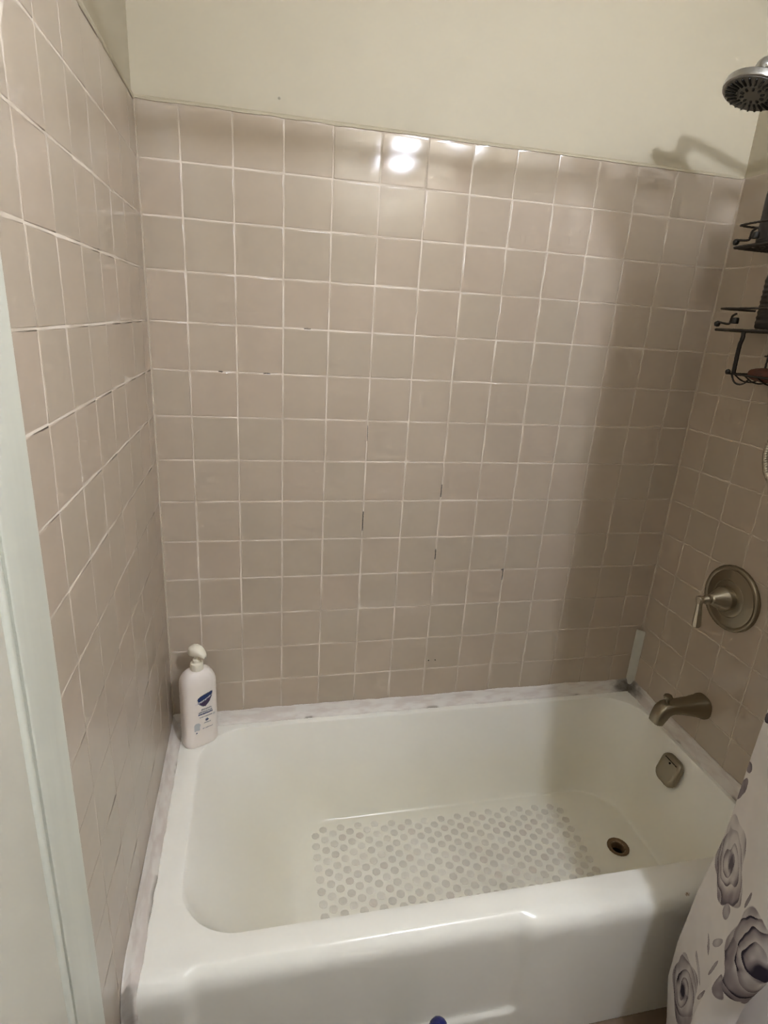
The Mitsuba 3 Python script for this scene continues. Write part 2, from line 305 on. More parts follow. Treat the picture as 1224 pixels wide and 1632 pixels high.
# non-slip dots
dot = lathe([(0.0118, 0.0), (0.0118, 0.0004), (0.0111, 0.0008)], 16)
dots = [mikit.ply(dot, 'mat_dot_%d' % i, smooth=False) for i in range(4)]
nd = 0
for c in range(31):
    for r in range(9):
        x = 0.4015 + 0.0262 * c; y = -0.150 - 0.0357 * r - (0.0178 if c % 2 == 0 else 0) + (0.0178 if c % 2 == 0 and 0 else 0)
        y += 0.004 * math.sin(c * 0.35) + 0.012 - 0.024 * (x - 0.40); x += rng.uniform(-0.0012, 0.0012)
        if c == 0 and r > 7: continue
        d = dict(dots[rng.choice((0, 0, 1, 1, 3, 2))]); d['to_world'] = T().translate([x, y, FLOORZ])
        scene[TUB + '__grip_dot' + ('' if nd == 0 else '_%03d' % nd)] = d; nd += 1
# overflow plate on the drain end
def rbox(sx, sy, h, r, inset, n=8):
    G = []
    for ins, z in ((0.0, 0.0), (0.0, h * 0.55), (inset * 0.3, h * 0.8), (inset, h * 0.97), (inset * 1.6, h)):
        p = rring(-sx / 2 + ins, sx / 2 - ins, -sy / 2 + ins, sy / 2 - ins, max(r - ins * 0.6, 0.004), z, 6, 6, n); G.append(p)
    return grid_mesh(G, True, True)
slope = np.array([-(RIM - FLOORZ), 0, 0.10]); slope /= np.linalg.norm(slope)
oc = np.array([1.440, -0.305, 0.312])
ok_ = obj('overflow_plate', placed(rbox(0.080, 0.088, 0.016, 0.026, 0.010), slope, oc), 'mat_nickel_dark', TUB)
labels[ok_] = {'label': 'brushed nickel overflow plate'}
obj('screw', placed(lathe([(0.0, 0), (0.0035, 0.0004), (0.003, 0.0012)], 14), slope, oc + slope * 0.0158 + np.array([0.006, 0.0, 0.022])), 'mat_hole', ok_)
obj('lever_slot', placed(bx(-0.024, 0.024, -0.0012, 0.0012, 0.0, 0.0006), slope, oc + slope * 0.0156 + np.array([0.0085, 0, 0.0285])), 'mat_hole', ok_, smooth=False)

# ------------------------------------------------------------------ caulk strips
def strip(pts, inward, seed, h=0.036, w=0.020):
    """wedge of sealant along a polyline on the rim; inward: direction off the wall"""
    pts = np.asarray(pts, float); G = []
    for i, p in enumerate(pts):
        s = float(np.linalg.norm(p - pts[0]))
        q = [meshkit.fbm(np.array([s * k, seed, 0.3]), 3, seed) - 0.5 for k in (16, 30, 45)]
        hh, ww = h * (1 + 0.25 * q[0] + 0.15 * q[2]), w * (1 + 0.35 * q[1])
        prof_ = [(0.0006, hh), (0.004, hh * (0.97 + 0.1 * q[2])), (ww * 0.35, hh * (0.55 + 0.15 * q[1])), (ww * 0.62, hh * (0.32 + .1 * q[0])), (ww * 0.95, hh * 0.10), (ww, 0.0)]
        G.append([p + np.array(inward) * a + np.array((0, 0, b)) for a, b in prof_])
    return grid_mesh(G)
b0 = RIM + 0.0004
obj('trim_2', strip([(x, 0.0, b0) for x in np.linspace(0.0, ROOM_X, 260)], (0, -1, 0), 2, 0.036, 0.022), 'mat_caulk', smooth=50); struct('trim_2', 'ragged pinkish white sealant along the back of the tub')
fp = [(y, RIM + 0.0004, 0.0, 1.0) for y in np.linspace(0.0, -0.672, 120)]
ff = FRONT[::-1]
for q in range(len(ff) - 4):
    (z0, y0), (z1, y1) = ff[q], ff[q + 1]
    ty, tz = y1 - y0, z1 - z0; l = math.hypot(ty, tz)
    fp.append(((y0 + y1) / 2, (z0 + z1) / 2, tz / l, -ty / l))
G, dist = [], 0.0
for i, (y, z, ny_, nz_) in enumerate(fp):
    if i: dist += math.hypot(y - fp[i - 1][0], z - fp[i - 1][1])
    q = [meshkit.fbm(np.array([dist * k, 5.0, 0.3]), 3, 5) - 0.5 for k in (16, 30, 45)]
    k_ = float(np.interp(dist, [0.0, 0.67, 0.72, 1.0], [1.0, 1.0, 0.55, 0.5]))
    hh, ww = 0.030 * k_ * (1 + 0.2 * q[0]), 0.028 * (0.7 + 0.3 * k_) * (1 + 0.22 * q[1])
    G.append([(a, y + ny_ * b, z + nz_ * b) for a, b in [(0.0006, hh), (0.004, hh * (0.97 + 0.1 * q[2])), (ww * 0.35, hh * (0.5 + 0.1 * q[1])), (ww * 0.62, hh * 0.30), (ww * 0.95, hh * 0.12), (ww, 0.0)]])
obj('trim_3', grid_mesh(G), 'mat_caulk', smooth=50); struct('trim_3', 'pinkish white sealant strip at the left end of the tub')
obj('trim_4', strip([(ROOM_X, y, b0) for y in np.linspace(0.0, -0.712, 130)], (-1, 0, 0), 9, 0.036, 0.020), 'mat_caulk', smooth=50); struct('trim_4', 'stained sealant strip at the tap end of the tub')
# pale tape up the right corner
G = []
for i, z in enumerate(np.linspace(0.405, 0.612, 22)):
    e = 0.0015 * (meshkit.noise(np.array([z * 80, 1.0, 0.0])) - 0.5)
    G.append([(1.4685 + e, -0.0012, z), (1.4695 + e, -0.0035, z), (1.478, -0.0095, z), (1.4865, -0.019 + e, z), (1.4885, -0.0205 + e, z)])
obj('trim_5', grid_mesh(G), 'mat_caulk_tape', smooth=50); struct('trim_5', 'pale strip of sealing tape up the right rear corner')

# ------------------------------------------------------------------ fittings on the right wall
W = ROOM_X
V = thing('shower_valve', 'round brushed nickel shower valve with tapered lever handle', 'faucet')
vc = (W - 0.0005, -0.306, 0.880)
obj('escutcheon', placed(lathe([(0.0905, 0.0), (0.0905, 0.006), (0.0885, 0.0095), (0.0845, 0.011), (0.080, 0.010), (0.078, 0.0088), (0.062, 0.0125), (0.0515, 0.0145), (0.050, 0.0132), (0.0485, 0.0145), (0.036, 0.017), (0.0, 0.0175)], 64), (-1, 0, 0), vc), 'mat_nickel_dark', V)
obj('sleeve', placed(lathe([(0.0335, 0.015), (0.0335, 0.030), (0.0315, 0.035), (0.0155, 0.066), (0.0135, 0.069), (0.011, 0.071)], 48), (-1, 0, 0), vc), 'mat_nickel', V)
hd = obj('handle', placed(lathe([(0.007, 0.066), (0.008, 0.070), (0.0125, 0.074), (0.0135, 0.079), (0.0125, 0.084), (0.008, 0.088), (0.0065, 0.094), (0.011, 0.097), (0.0118, 0.104), (0.0095, 0.108), (0.0, 0.109)], 32), (-1, 0, 0), vc), 'mat_nickel', V)
lev = lathe([(0.0075, -0.004), (0.0080, 0.004), (0.0072, 0.012), (0.0085, 0.030), (0.0115, 0.070), (0.0112, 0.076), (0.0095, 0.078)], 8)
obj('lever', placed(lev, (0.08, -0.03, -1), (W - 0.101, -0.306, 0.879)), 'mat_nickel', hd, smooth=20)

S = thing('tub_spout', 'brushed nickel tub spout above the drain end', 'faucet')
secs = [  # centre x, z, half width y, half height, tilt (degrees): section planes along the spout
    (W - 0.0005, 0.5365, 0.0345, 0.0345, 0), (W - 0.010, 0.5365, 0.0345, 0.0345, 0), (W - 0.016, 0.537, 0.0325, 0.0315, 0), (W - 0.045, 0.5395, 0.0275, 0.0255, 0), (W - 0.080, 0.5420, 0.0245, 0.0205, 4), (W - 0.105, 0.5435, 0.0235, 0.0195, 12),
    (W - 0.122, 0.541, 0.0235, 0.0215, 34), (W - 0.131, 0.533, 0.0232, 0.0225, 58), (W - 0.137, 0.521, 0.0228, 0.0205, 74), (W - 0.142, 0.507, 0.0220, 0.0185, 78), (W - 0.145, 0.497, 0.0205, 0.0165, 78)]
G = []
for cx, cz, hw, hh, tl in secs:
    t = math.radians(tl); up = np.array((-math.sin(t), 0, math.cos(t)))
    G.append([np.array((cx, -0.306, cz)) + hw * math.copysign(abs(math.cos(a)) ** 0.8, math.cos(a)) * np.array((0, 1, 0)) + hh * math.copysign(abs(math.sin(a)) ** 0.8, math.sin(a)) * up for a in np.arange(40) * 2 * np.pi / 40])
obj('body', grid_mesh(G, True, True), 'mat_nickel_dark', S, smooth=50)
kn = np.array((W - 0.122, -0.306, 0.556))
obj('diverter_knob', placed(lathe([(0.006, 0.0), (0.0055, 0.012), (0.0065, 0.016), (0.0115, 0.019), (0.0122, 0.023), (0.0105, 0.0265), (0.0, 0.028)], 24), (-0.10, 0, 1), kn), 'mat_nickel_dark', S)

# shower head on its arm
n_h = np.array([-0.319, -0.034, -0.946]); n_h /= np.linalg.norm(n_h)
H = np.array([1.2130, -0.300, 2.0050])
SH = thing('overhead_shower', 'round chrome shower head with dark nozzle face', 'shower head')
RH = 0.0595
obj('housing', placed(lathe([(0.014, -0.046), (0.015, -0.034), (0.026, -0.0235), (RH - 0.020, -0.0190), (RH - 0.004, -0.0160), (RH, -0.0130), (RH, -0.004), (RH - 0.001, -0.001), (RH - 0.004, 0.0)], 64), n_h, H), 'mat_chrome', SH)
fc = obj('face', placed(lathe([(RH - 0.005, -0.002), (RH - 0.005, 0.0008), (RH - 0.008, 0.0016), (0.030, 0.0026), (0.0275, 0.0012), (0.0255, 0.0032), (0.012, 0.0042), (0.0, 0.0044)], 56), n_h, H), 'mat_shower_face', SH)
Mh = frame(n_h); Mh[:3, 3] = H
def nozzle(r, ang, L, rad=0.0022, hgt=0.0032):
    a = ball(rad, (0, 0, 0), 1); b = a.copy(); a.apply_translation((r, 0, 0)); b.apply_translation((r + L, 0, 0))
    m = trimesh.convex.convex_hull(np.vstack([a.vertices, b.vertices])); m.apply_scale((1, 1, 1.3)); m.apply_translation((0, 0, hgt))
    m.apply_transform(trimesh.transformations.rotation_matrix(ang, (0, 0, 1))); m.apply_transform(Mh); return m
for i in range(24):
    obj('nozzle', nozzle(0.0325 if i % 2 else 0.0310, i * 2 * math.pi / 24, 0.017 if i % 2 else 0.019, 0.0021), 'mat_black', fc, smooth=30)
for i in range(10):
    obj('nozzle', nozzle(0.0175, i * 2 * math.pi / 10 + 0.2, 0.004, 0.0024, 0.0036), 'mat_black', fc, smooth=30)
tab = H + Mh[:3, :3] @ np.array((0, 0, 0))
# setting tab on the side that is nearest the wall, and the arm to the wall
side = np.array([0.66, 0.0, -0.33]); side -= n_h * np.dot(side, n_h); side /= np.linalg.norm(side)
dwn = np.array([0.20, -0.10, -0.75]); dwn -= n_h * np.dot(dwn, n_h); dwn /= np.linalg.norm(dwn)
obj('setting_tab', tube(spline([H + dwn * (RH - 0.010) - n_h * 0.008, H + dwn * (RH + 0.004) - n_h * 0.006, H + dwn * (RH + 0.013) - n_h * 0.004], 5), [0.006] * 10 + [0.0045], 12), 'mat_nickel_dark', SH, smooth=60)
neck = H - n_h * 0.044
obj('swivel', ball(0.018, neck - n_h * 0.006, 3), 'mat_chrome', SH, smooth=True)
armp = spline([neck - n_h * 0.006, neck - n_h * 0.012 + np.array((0.018, 0, 0)), (1.310, -0.294, 2.042), (1.41, -0.302, 2.015), (W - 0.012, -0.306, 1.987), (W + 0.0, -0.306, 1.984)], 8)
obj('arm', tube(armp, 0.0105, 16), 'mat_chrome', SH, smooth=60)
obj('flange', placed(lathe([(0.030, 0.0), (0.029, 0.004), (0.018, 0.011), (0.012, 0.013)], 32), (-1, 0, 0), (W - 0.0005, -0.306, 1.984)), 'mat_chrome', SH)

# flexible hose looping down beside the valve
hp = spline([(1.462, -0.560, 1.62), (1.455, -0.540, 1.50), (1.452, -0.445, 1.41), (1.452, -0.355, 1.37), (1.452, -0.3255, 1.30), (1.452, -0.334, 1.25), (1.452, -0.358, 1.222), (1.452, -0.392, 1.222), (1.452, -0.415, 1.25), (1.452, -0.430, 1.30), (1.453, -0.480, 1.34), (1.456, -0.600, 1.40), (1.462, -0.610, 1.62)], 40)
L_ = np.r_[0, np.cumsum(np.linalg.norm(np.diff(hp, axis=0), axis=1))]
hs = np.linspace(0, L_[-1], 900); hp2 = np.c_[[np.interp(hs, L_, hp[:, k]) for k in range(3)]].T
HS = thing('shower_hose', 'ribbed metal shower hose loop at the right edge', 'hose')
obj('coil', tube(hp2, 0.0068 + 0.0011 * np.abs(np.sin(hs * 2 * math.pi / 0.0062 / 2)), 12), 'mat_nickel', HS, smooth=40)
obj('bracket', placed(rbox(0.05, 0.11, 0.035, 0.02, 0.006), (-1, 0, 0), (W - 0.0005, -0.585, 1.63)), 'mat_nickel', HS)

# black wire caddy on the wall
CD = thing('shower_caddy', 'black wire shower caddy hanging on the right wall', 'caddy')
def wire(pts, r, name='wire', n=6, parent=None): return obj(name, tube(spline(pts, n), r, 8), 'mat_black_wire', parent or CD, smooth=60)
cy0, cy1 = -0.142, -0.468          # far and near ends
obj('back_post', bx(W - 0.013, W - 0.004, -0.312, -0.292, 1.44, 1.935), 'mat_black_wire', CD, smooth=False)
def basket(z, zr, name):
    loop = [(1.482, cy0, z), (1.43, cy0 - 0.0, z), (1.392, cy0 - 0.006, z), (1.379, cy0 - 0.022, z), (1.377, -0.305, z), (1.379, cy1 + 0.022, z), (1.392, cy1 + 0.006, z), (1.43, cy1, z), (1.482, cy1, z)]
    b = obj(name, cat([tube(spline(loop, 6), 0.0034, 8), tube([(1.482, cy0, z), (1.482, cy1, z)], 0.0034, 8)]), 'mat_black_wire', CD, smooth=60)
    for i in range(14):
        y = cy0 - 0.022 - i * (cy0 - cy1 - 0.044) / 13
        wire([(1.480, y, z), (1.43, y, z - 0.0005), (1.379, y, z)], 0.0017, 'floor_wire', 3, b)
    for i in range(3):
        x = 1.40 + 0.027 * i
        wire([(x, cy0, z), (x, -0.305, z), (x, cy1, z)], 0.0017, 'floor_wire', 3, b)
    rail = [(1.482, cy0 - 0.01, zr), (1.43, cy0 - 0.002, zr), (1.394, cy0 - 0.006, zr), (1.380, cy0 - 0.024, zr), (1.378, -0.305, zr), (1.380, cy1 + 0.024, zr), (1.394, cy1 + 0.006, zr), (1.43, cy1 + .002, zr), (1.482, cy1 + 0.01, zr)]
    wire(rail, 0.0026, 'rail', 6, b)
    # hook wire at the far end with its bumper
    wire([(1.380, cy0 - 0.065, zr - 0.012), (1.381, cy0 - 0.052, zr - 0.018), (1.382, cy0 - 0.048, zr - 0.030), (1.383, cy0 - 0.042, zr - 0.036), (1.385, cy0 - 0.008, zr - 0.032)], 0.0026, 'hook', 6, b)
    obj('bumper', ball(0.0075, (1.386, cy0 - 0.002, zr - 0.036), 2), 'mat_black', b, smooth=True)
    obj('bumper', placed(lathe([(0.0075, 0), (0.0085, 0.004), (0.0075, 0.014), (0.0, 0.0145)], 16), (0, 0, 1), (1.381, cy0 - 0.064, zr - 0.035)), 'mat_black', b)
    return b
lowb = basket(1.562, 1.612, 'lower_basket')
upb = basket(1.752, 1.801, 'upper_basket')
# soap tray under the lower basket, on two flat straps
tz = 1.460
for y in (-0.230, -0.400):
    strap = [(1.378, y - 0.014, 1.560), (1.379, y - 0.014, 1.543), (1.383, y - 0.006, 1.525), (1.390, y, tz + 0.002)]
    sp = spline(strap, 6); G = [[p + np.array(o) for o in ((-0.0015, -0.0055, 0), (0.0015, -0.0055, 0), (0.0015, 0.0055, 0), (-0.0015, 0.0055, 0))] for p in sp]
    obj('strap', grid_mesh(G, True, True), 'mat_black', CD, smooth=30)
tray = obj('soap_tray', cat([tube(spline([(1.480, -0.216, tz), (1.40, -0.216, tz), (1.388, -0.224, tz), (1.386, -0.30, tz), (1.388, -0.398, tz), (1.40, -0.405, tz), (1.480, -0.405, tz)], 6), 0.0024, 8)]), 'mat_black_wire', CD, smooth=60)
for y in (-0.236, -0.268, -0.305, -0.345, -0.385):
    wire([(1.480, y, tz), (1.458, y, tz - 0.014), (1.435, y, tz - 0.018), (1.412, y, tz - 0.014), (1.388, y, tz)], 0.0018, 'tray_wire', 5, tray)
wire([(1.392, -0.224, tz - 0.002), (1.394, -0.234, tz - 0.018), (1.396, -0.248, tz - 0.023), (1.398, -0.262, tz - 0.019), (1.399, -0.272, tz - 0.008)], 0.0022, 'end_loop', 6, tray)
obj('bumper', ball(0.0065, (1.386, -0.216, tz + 0.004), 2), 'mat_black', tray, smooth=True)
# cross frame seen behind the straps
wire([(1.474, -0.235, 1.56), (1.474, -0.235, 1.51), (1.474, -0.235, tz)], 0.0022, 'back_wire', 3)
wire([(1.474, -0.226, 1.506), (1.474, -0.30, 1.503), (1.474, -0.40, 1.500)], 0.0022, 'back_wire', 3)
# soap in the tray
sb = trimesh.creation.icosphere(4, 1.0); v = sb.vertices.copy(); e = 0.72
v = np.sign(v) * np.abs(v) ** e; v = v * np.array((0.032, 0.058, 0.017)); v += 0.0016 * (meshkit.fbm(v * 60, 3, 4)[:, None] - 0.5)
sb = trimesh.Trimesh(v + np.array((1.432, -0.302, tz + 0.0035)), sb.faces, process=False)
k = obj('soap_bar', sb, 'mat_soap', smooth=True); labels[k] = {'label': 'dark reddish brown soap bar in the wire tray of the black caddy', 'category': 'soap'}
# bottles standing in the baskets, mostly outside the frame
def bottle(name, label, x, y, z, hw, hd, h, mat, ribs=0.0):
    t = thing(name, label, 'bottle'); G = []
    pr = [(0.90, 0.0), (0.99, 0.004), (1.0, 0.010)] + [(1.0 + ribs * math.sin(s * 60), s * h * 0.72) for s in np.linspace(0.08, 1, 40)] + [(0.93, 0.78 * h), (0.72, 0.85 * h), (0.46, 0.885 * h), (0.42, 0.90 * h)]
    for s, zz in pr:
        G.append([(x + hd * s * math.cos(a), y + hw * s * math.sin(a), z + zz) for a in np.arange(36) * 2 * np.pi / 36])
    obj('body', grid_mesh(G, True, True), mat, t)
    obj('cap', placed(lathe([(hd * 0.55, 0.0), (hd * 0.57, 0.004), (hd * 0.57, 0.1 * h), (hd * 0.5, 0.11 * h)], 28), (0, 0, 1), (x, y, z + 0.895 * h)), 'mat_black', t)
    return t
bottle('shampoo_bottle', 'dark smooth bottle in the upper basket of the caddy', 1.432, -0.196, 1.7595, 0.032, 0.026, 0.15, 'mat_dark_plastic')
bottle('shampoo_bottle', 'dark ribbed bottle in the lower basket of the caddy', 1.430, -0.262, 1.5675, 0.038, 0.026, 0.155, 'mat_black_wire', 0.03)

# ------------------------------------------------------------------ pump bottle on the tub corner
BT = thing('soap_bottle', 'large white pump bottle with a blue shield label on the tub corner', 'bottle')
bc, ba = np.array((0.0795, -0.0735, RIM + 0.0006)), math.radians(27)
bu, bn = np.array((math.cos(ba), math.sin(ba), 0)), np.array((math.sin(ba), -math.cos(ba), 0))
BW, BD, BH = 0.0475, 0.030, 0.232
def bsec(t):      # half width, half depth at relative height t
    if t < 0.03: return 0.90 + 0.10 * math.sin(t / 0.03 * math.pi / 2), 0.90 + 0.10 * math.sin(t / 0.03 * math.pi / 2)
    if t < 0.82: return 1.0, 1.0
    s = (t - 0.82) / 0.18; c = math.sqrt(max(0, 1 - s * s)); return 0.30 + 0.70 * c, 0.46 + 0.54 * c
def sup(a, hw, hd, e=0.62):
    return math.copysign(abs(math.cos(a)) ** e, math.cos(a)) * hw, math.copysign(abs(math.sin(a)) ** e, math.sin(a)) * hd
G = []
for t in [0, .006, .014, .03] + list(np.linspace(.08, .82, 10)) + [.85, .88, .91, .935, .955, .97, .982, .99, .996, 1.0]:
    sw, sd = bsec(t); ring = []
    for a in np.arange(64) * 2 * np.pi / 64:
        x, y = sup(a, BW * sw, BD * sd); ring.append(bc + bu * x - bn * y + np.array((0, 0, t * BH)))
    G.append(ring)
obj('body', grid_mesh(G, True, True), 'mat_bottle', BT, smooth=50)
zt = bc + np.array((0, 0, BH))
obj('collar', placed(lathe([(0.0165, -0.002), (0.0175, 0.002), (0.0172, 0.014), (0.0155, 0.019), (0.0105, 0.021), (0.0095, 0.029), (0.0055, 0.031)], 32), (0, 0, 1), zt), 'mat_pump', BT)
obj('stem', placed(lathe([(0.0055, 0.026), (0.0055, 0.046)], 20), (0, 0, 1), zt), 'mat_pump', BT)
# pump head: a wedge that widens from the stem to a broad downturned nose
hdv = np.array((0.80, -0.60, 0)); hdv /= np.linalg.norm(hdv); hx = np.array((-hdv[1], hdv[0], 0))
hps = [(-0.0175, 0.0105, 0.012, 0.052), (-0.014, 0.0155, 0.0145, 0.053), (-0.004, 0.0175, 0.0155, 0.0545), (0.008, 0.0165, 0.013, 0.0555), (0.018, 0.0130, 0.009, 0.0545), (0.026, 0.0095, 0.007, 0.0500), (0.031, 0.006, 0.0055, 0.0460)]
G = []
for s, hw, hh, cz in hps:
    G.append([zt + hdv * s + hx * (hw * math.copysign(abs(math.cos(a)) ** .7, math.cos(a))) + np.array((0, 0, cz + hh * math.copysign(abs(math.sin(a)) ** .7, math.sin(a)))) for a in np.arange(24) * 2 * np.pi / 24])
obj('pump_head', grid_mesh(G, True, True), 'mat_pump', BT, smooth=55)
# the label: pieces of flat print bent onto the front of the bottle
def front_y(u):   # depth of the front surface at u along the width
    c = min(1.0, abs(u) / BW) ** (1 / 0.62); return BD * (max(0.0, 1 - c * c) ** 0.5) ** 0.62
def wrap(poly, lift):
    out = []
    for g in getattr(poly, 'geoms', [poly]):
        if g.is_empty or g.area < 1e-9: continue
        m = trimesh.creation.extrude_polygon(g.simplify(0.0001), 0.0003, engine='earcut'); out.append(m)
    m = cat(out); m = m.subdivide_to_size(0.004)
    v = m.vertices; w = np.array([bc + bu * p[0] + bn * (front_y(p[0]) + lift + p[2]) + np.array((0, 0, p[1])) for p in v])
    return trimesh.Trimesh(w, m.faces, process=False)
ou, ov = 0.006, 0.150   # centre of the shield, along the width and up
def shp(pts): return affinity.translate(Polygon(pts), ou, ov)
shield = Polygon([(-0.020, 0.006), (-0.012, 0.0125), (0.004, 0.0165), (0.021, 0.0195), (0.0235, 0.0165), (0.0205, 0.003), (0.013, -0.011), (0.002, -0.022), (-0.006, -0.0205), (-0.0145, -0.013), (-0.019, -0.002)]).buffer(0.001).buffer(-0.0005)
shield = affinity.translate(shield, ou, ov)
band = affinity.translate(Polygon([(-0.027, -0.0075), (-0.012, -0.0035), (0.004, 0.0015), (0.0235, 0.0105), (0.0228, 0.0070), (0.005, -0.0028), (-0.010, -0.0080), (-0.026, -0.0112)]), ou, ov)
inner = shield.buffer(-0.0019)
up_half = inner.intersection(affinity.translate(Polygon([(-0.05, -0.008), (-0.012, -0.004), (0.004, 0.0005), (0.03, 0.013), (0.03, 0.05), (-0.05, 0.05)]), ou, ov))
lo_half = inner.difference(up_half).difference(band)
obj('shield_rim', wrap(shield, 0.0002), 'mat_silver_print', BT, smooth=False)
obj('shield_top', wrap(up_half.difference(band), 0.0005), 'mat_navy', BT, smooth=False)
obj('shield_base', wrap(lo_half, 0.0005), 'mat_purple', BT, smooth=False)
obj('shield_band', wrap(band, 0.0006), 'mat_band_white', BT, smooth=False)
txt = meshkit.text_mesh('Safeguard', 0.0030, 0.0003, True); tw = txt.bounds[1][0]; txt.apply_scale((0.040 / tw, 1.0, 1.0)); tw = 0.040
txt = txt.subdivide_to_size(0.003); v = txt.vertices
uu = v[:, 0] - tw / 2; vv = v[:, 1] + np.interp(uu, [-0.026, -0.011, 0.005, 0.023], [-0.0115, -0.0085, -0.0040, 0.0055]) + 0.0010
wv = np.array([bc + bu * (ou - 0.001 + a) + bn * (front_y(ou - 0.001 + a) + 0.0010 + c) + np.array((0, 0, ov + b)) for a, b, c in zip(uu, vv, v[:, 2])])
obj('lettering', trimesh.Trimesh(wv, txt.faces, process=False), 'mat_ink', BT, smooth=False)
def bars(rects): return cat([wrap(sbox(ou + a, ov + b, ou + c, ov + d), 0.0003) for a, b, c, d in rects])
obj('small_print', bars([(-0.010 + i * 0.0042, -0.0330, -0.0072 + i * 0.0042, -0.0285) for i in range(7)] + [(-0.018 + i * 0.0043, -0.0405, -0.0148 + i * 0.0043, -0.0360) for i in range(9)]), 'mat_grey_print', BT, smooth=False)
obj('print_bar', bars([(-0.0195, -0.0465, 0.0215, -0.0425)]), 'mat_ink', BT, smooth=False)
obj('small_print', bars([(-0.016 + i * 0.0046, -0.0555, -0.0124 + i * 0.0046, -0.0530) for i in range(8)]), 'mat_grey_print', BT, smooth=False)
obj('print_emblem', wrap(affinity.scale(Point(ou + 0.004, ov - 0.0660).buffer(0.0048), 1.0, 0.85), 0.0003), 'mat_ink', BT, smooth=False)
obj('small_print', bars([(-0.004 + i * 0.0040, -0.0765, -0.0010 + i * 0.0040, -0.0735) for i in range(5)] + [(-0.009 + i * 0.0043, -0.0925, -0.0058 + i * 0.0043, -0.0908) for i in range(7)]), 'mat_grey_print', BT, smooth=False)
obj('print_bubbles', wrap(Point(ou - 0.023, ov - 0.0775).buffer(0.0085).union(sbox(ou - 0.0315, ov - 0.0935, ou - 0.0165, ov - 0.0775)).union(Point(ou + 0.0255, ov - 0.056).buffer(0.0035)), 0.0002), 'mat_pale_print', BT, smooth=False)
obj('print_dot', wrap(Point(ou - 0.026, ov - 0.1000).buffer(0.0020), 0.0003), 'mat_ink', BT, smooth=False)

# ------------------------------------------------------------------ shower curtain on its rod
ZTOP = 2.096
def edge_dx(z): return float(np.interp(z, [0.05, 0.077, 0.16, 0.235, 0.349, 0.488, 0.607, 0.70, 0.89, 1.1, 2.1], [0.035, 0.032, 0.012, -0.007, -0.014, -0.006, 0.018, 0.026, 0.035, 0.040, 0.040]))
base = [(1.100, -0.775), (1.082, -0.810), (1.060, -0.860), (1.042, -0.915), (1.031, -0.962), (1.038, -0.988), (1.060, -0.985), (1.078, -0.950), (1.085, -0.890), (1.105, -0.835), (1.130, -0.805), (1.155, -0.835), (1.170, -0.900), (1.190, -0.945), (1.215, -0.930), (1.232, -0.870), (1.250, -0.815), (1.275, -0.800), (1.300, -0.840), (1.318, -0.905), (1.345, -0.930), (1.370, -0.880), (1.392, -0.820), (1.418, -0.805), (1.442, -0.850), (1.462, -0.880)]
path = spline([(x, y, 0) for x, y in base], 10)[:, :2]
arc = np.r_[0, np.cumsum(np.linalg.norm(np.diff(path, axis=0), axis=1))]
NS, NZ = 260, 150
ss = np.linspace(0, arc[-1], NS); px = np.interp(ss, arc, path[:, 0]); py = np.interp(ss, arc, path[:, 1])
zs = np.linspace(0.045, ZTOP, NZ); G, UVs = [], []
for z in zs:
    lead = np.exp(-(ss / 0.10) ** 2)
    gather = np.interp(z, [0.0, 1.2, 2.06], [1.0, 0.95, 0.80])
    mid = -0.875
    nz = meshkit.noise(np.c_[ss * 9, np.full(NS, z * 2.2), ss * 0], 5) - 0.5
    x = px + edge_dx(z) * lead + 0.012 * nz * (1 - lead)
    y = mid + (py - mid) * gather + 0.018 * nz * (1 - np.exp(-((ss - 0.2) / 0.05) ** 2))
    y = y + 0.065 * np.exp(-((ss - 0.215) / 0.055) ** 2) * float(1 - sst(0.34, 0.60, z))
    nose = np.exp(-((ss - 0.185) / 0.055) ** 2); hd_ = np.clip((z - 2.050) / 0.03, 0, 1)
    x = x - 0.034 * nose * hd_
    zz = z + max(0.0, z - 2.0) / (ZTOP - 2.0) * (0.026 * nose - 0.010 * (0.5 - 0.5 * np.cos(ss * 2 * math.pi / 0.155)))
    G.append(np.c_[x, y, zz]); UVs.append(np.c_[ss, np.full(NS, z)])
cm = grid_mesh(G)
ROSES = [  # centre (arc, height), half width, half height, darkness, turn
    (0.060, 0.628, 0.066, 0.078, 0.80, 0.4), (0.222, 0.560, 0.085, 0.098, 1.0, 1.9), (0.070, 0.305, 0.052, 0.080, 0.95, 3.1), (0.375, 0.300, 0.080, 0.110, 0.9, 0.9),
    (0.330, 0.860, 0.070, 0.085, 0.8, 2.2), (0.150, 1.150, 0.075, 0.090, 0.9, 5.0), (0.480, 1.250, 0.080, 0.095, 0.8, 1.2), (0.600, 0.620, 0.075, 0.090, 0.9, 4.2), (0.300, 1.620, 0.080, 0.095, 0.9, 0.2), (0.760, 0.950, 0.080, 0.095, 0.8, 2.8), (0.820, 0.320, 0.080, 0.095, 0.9, 3.6), (0.700, 1.560, 0.080, 0.095, 0.9, 3.6)]
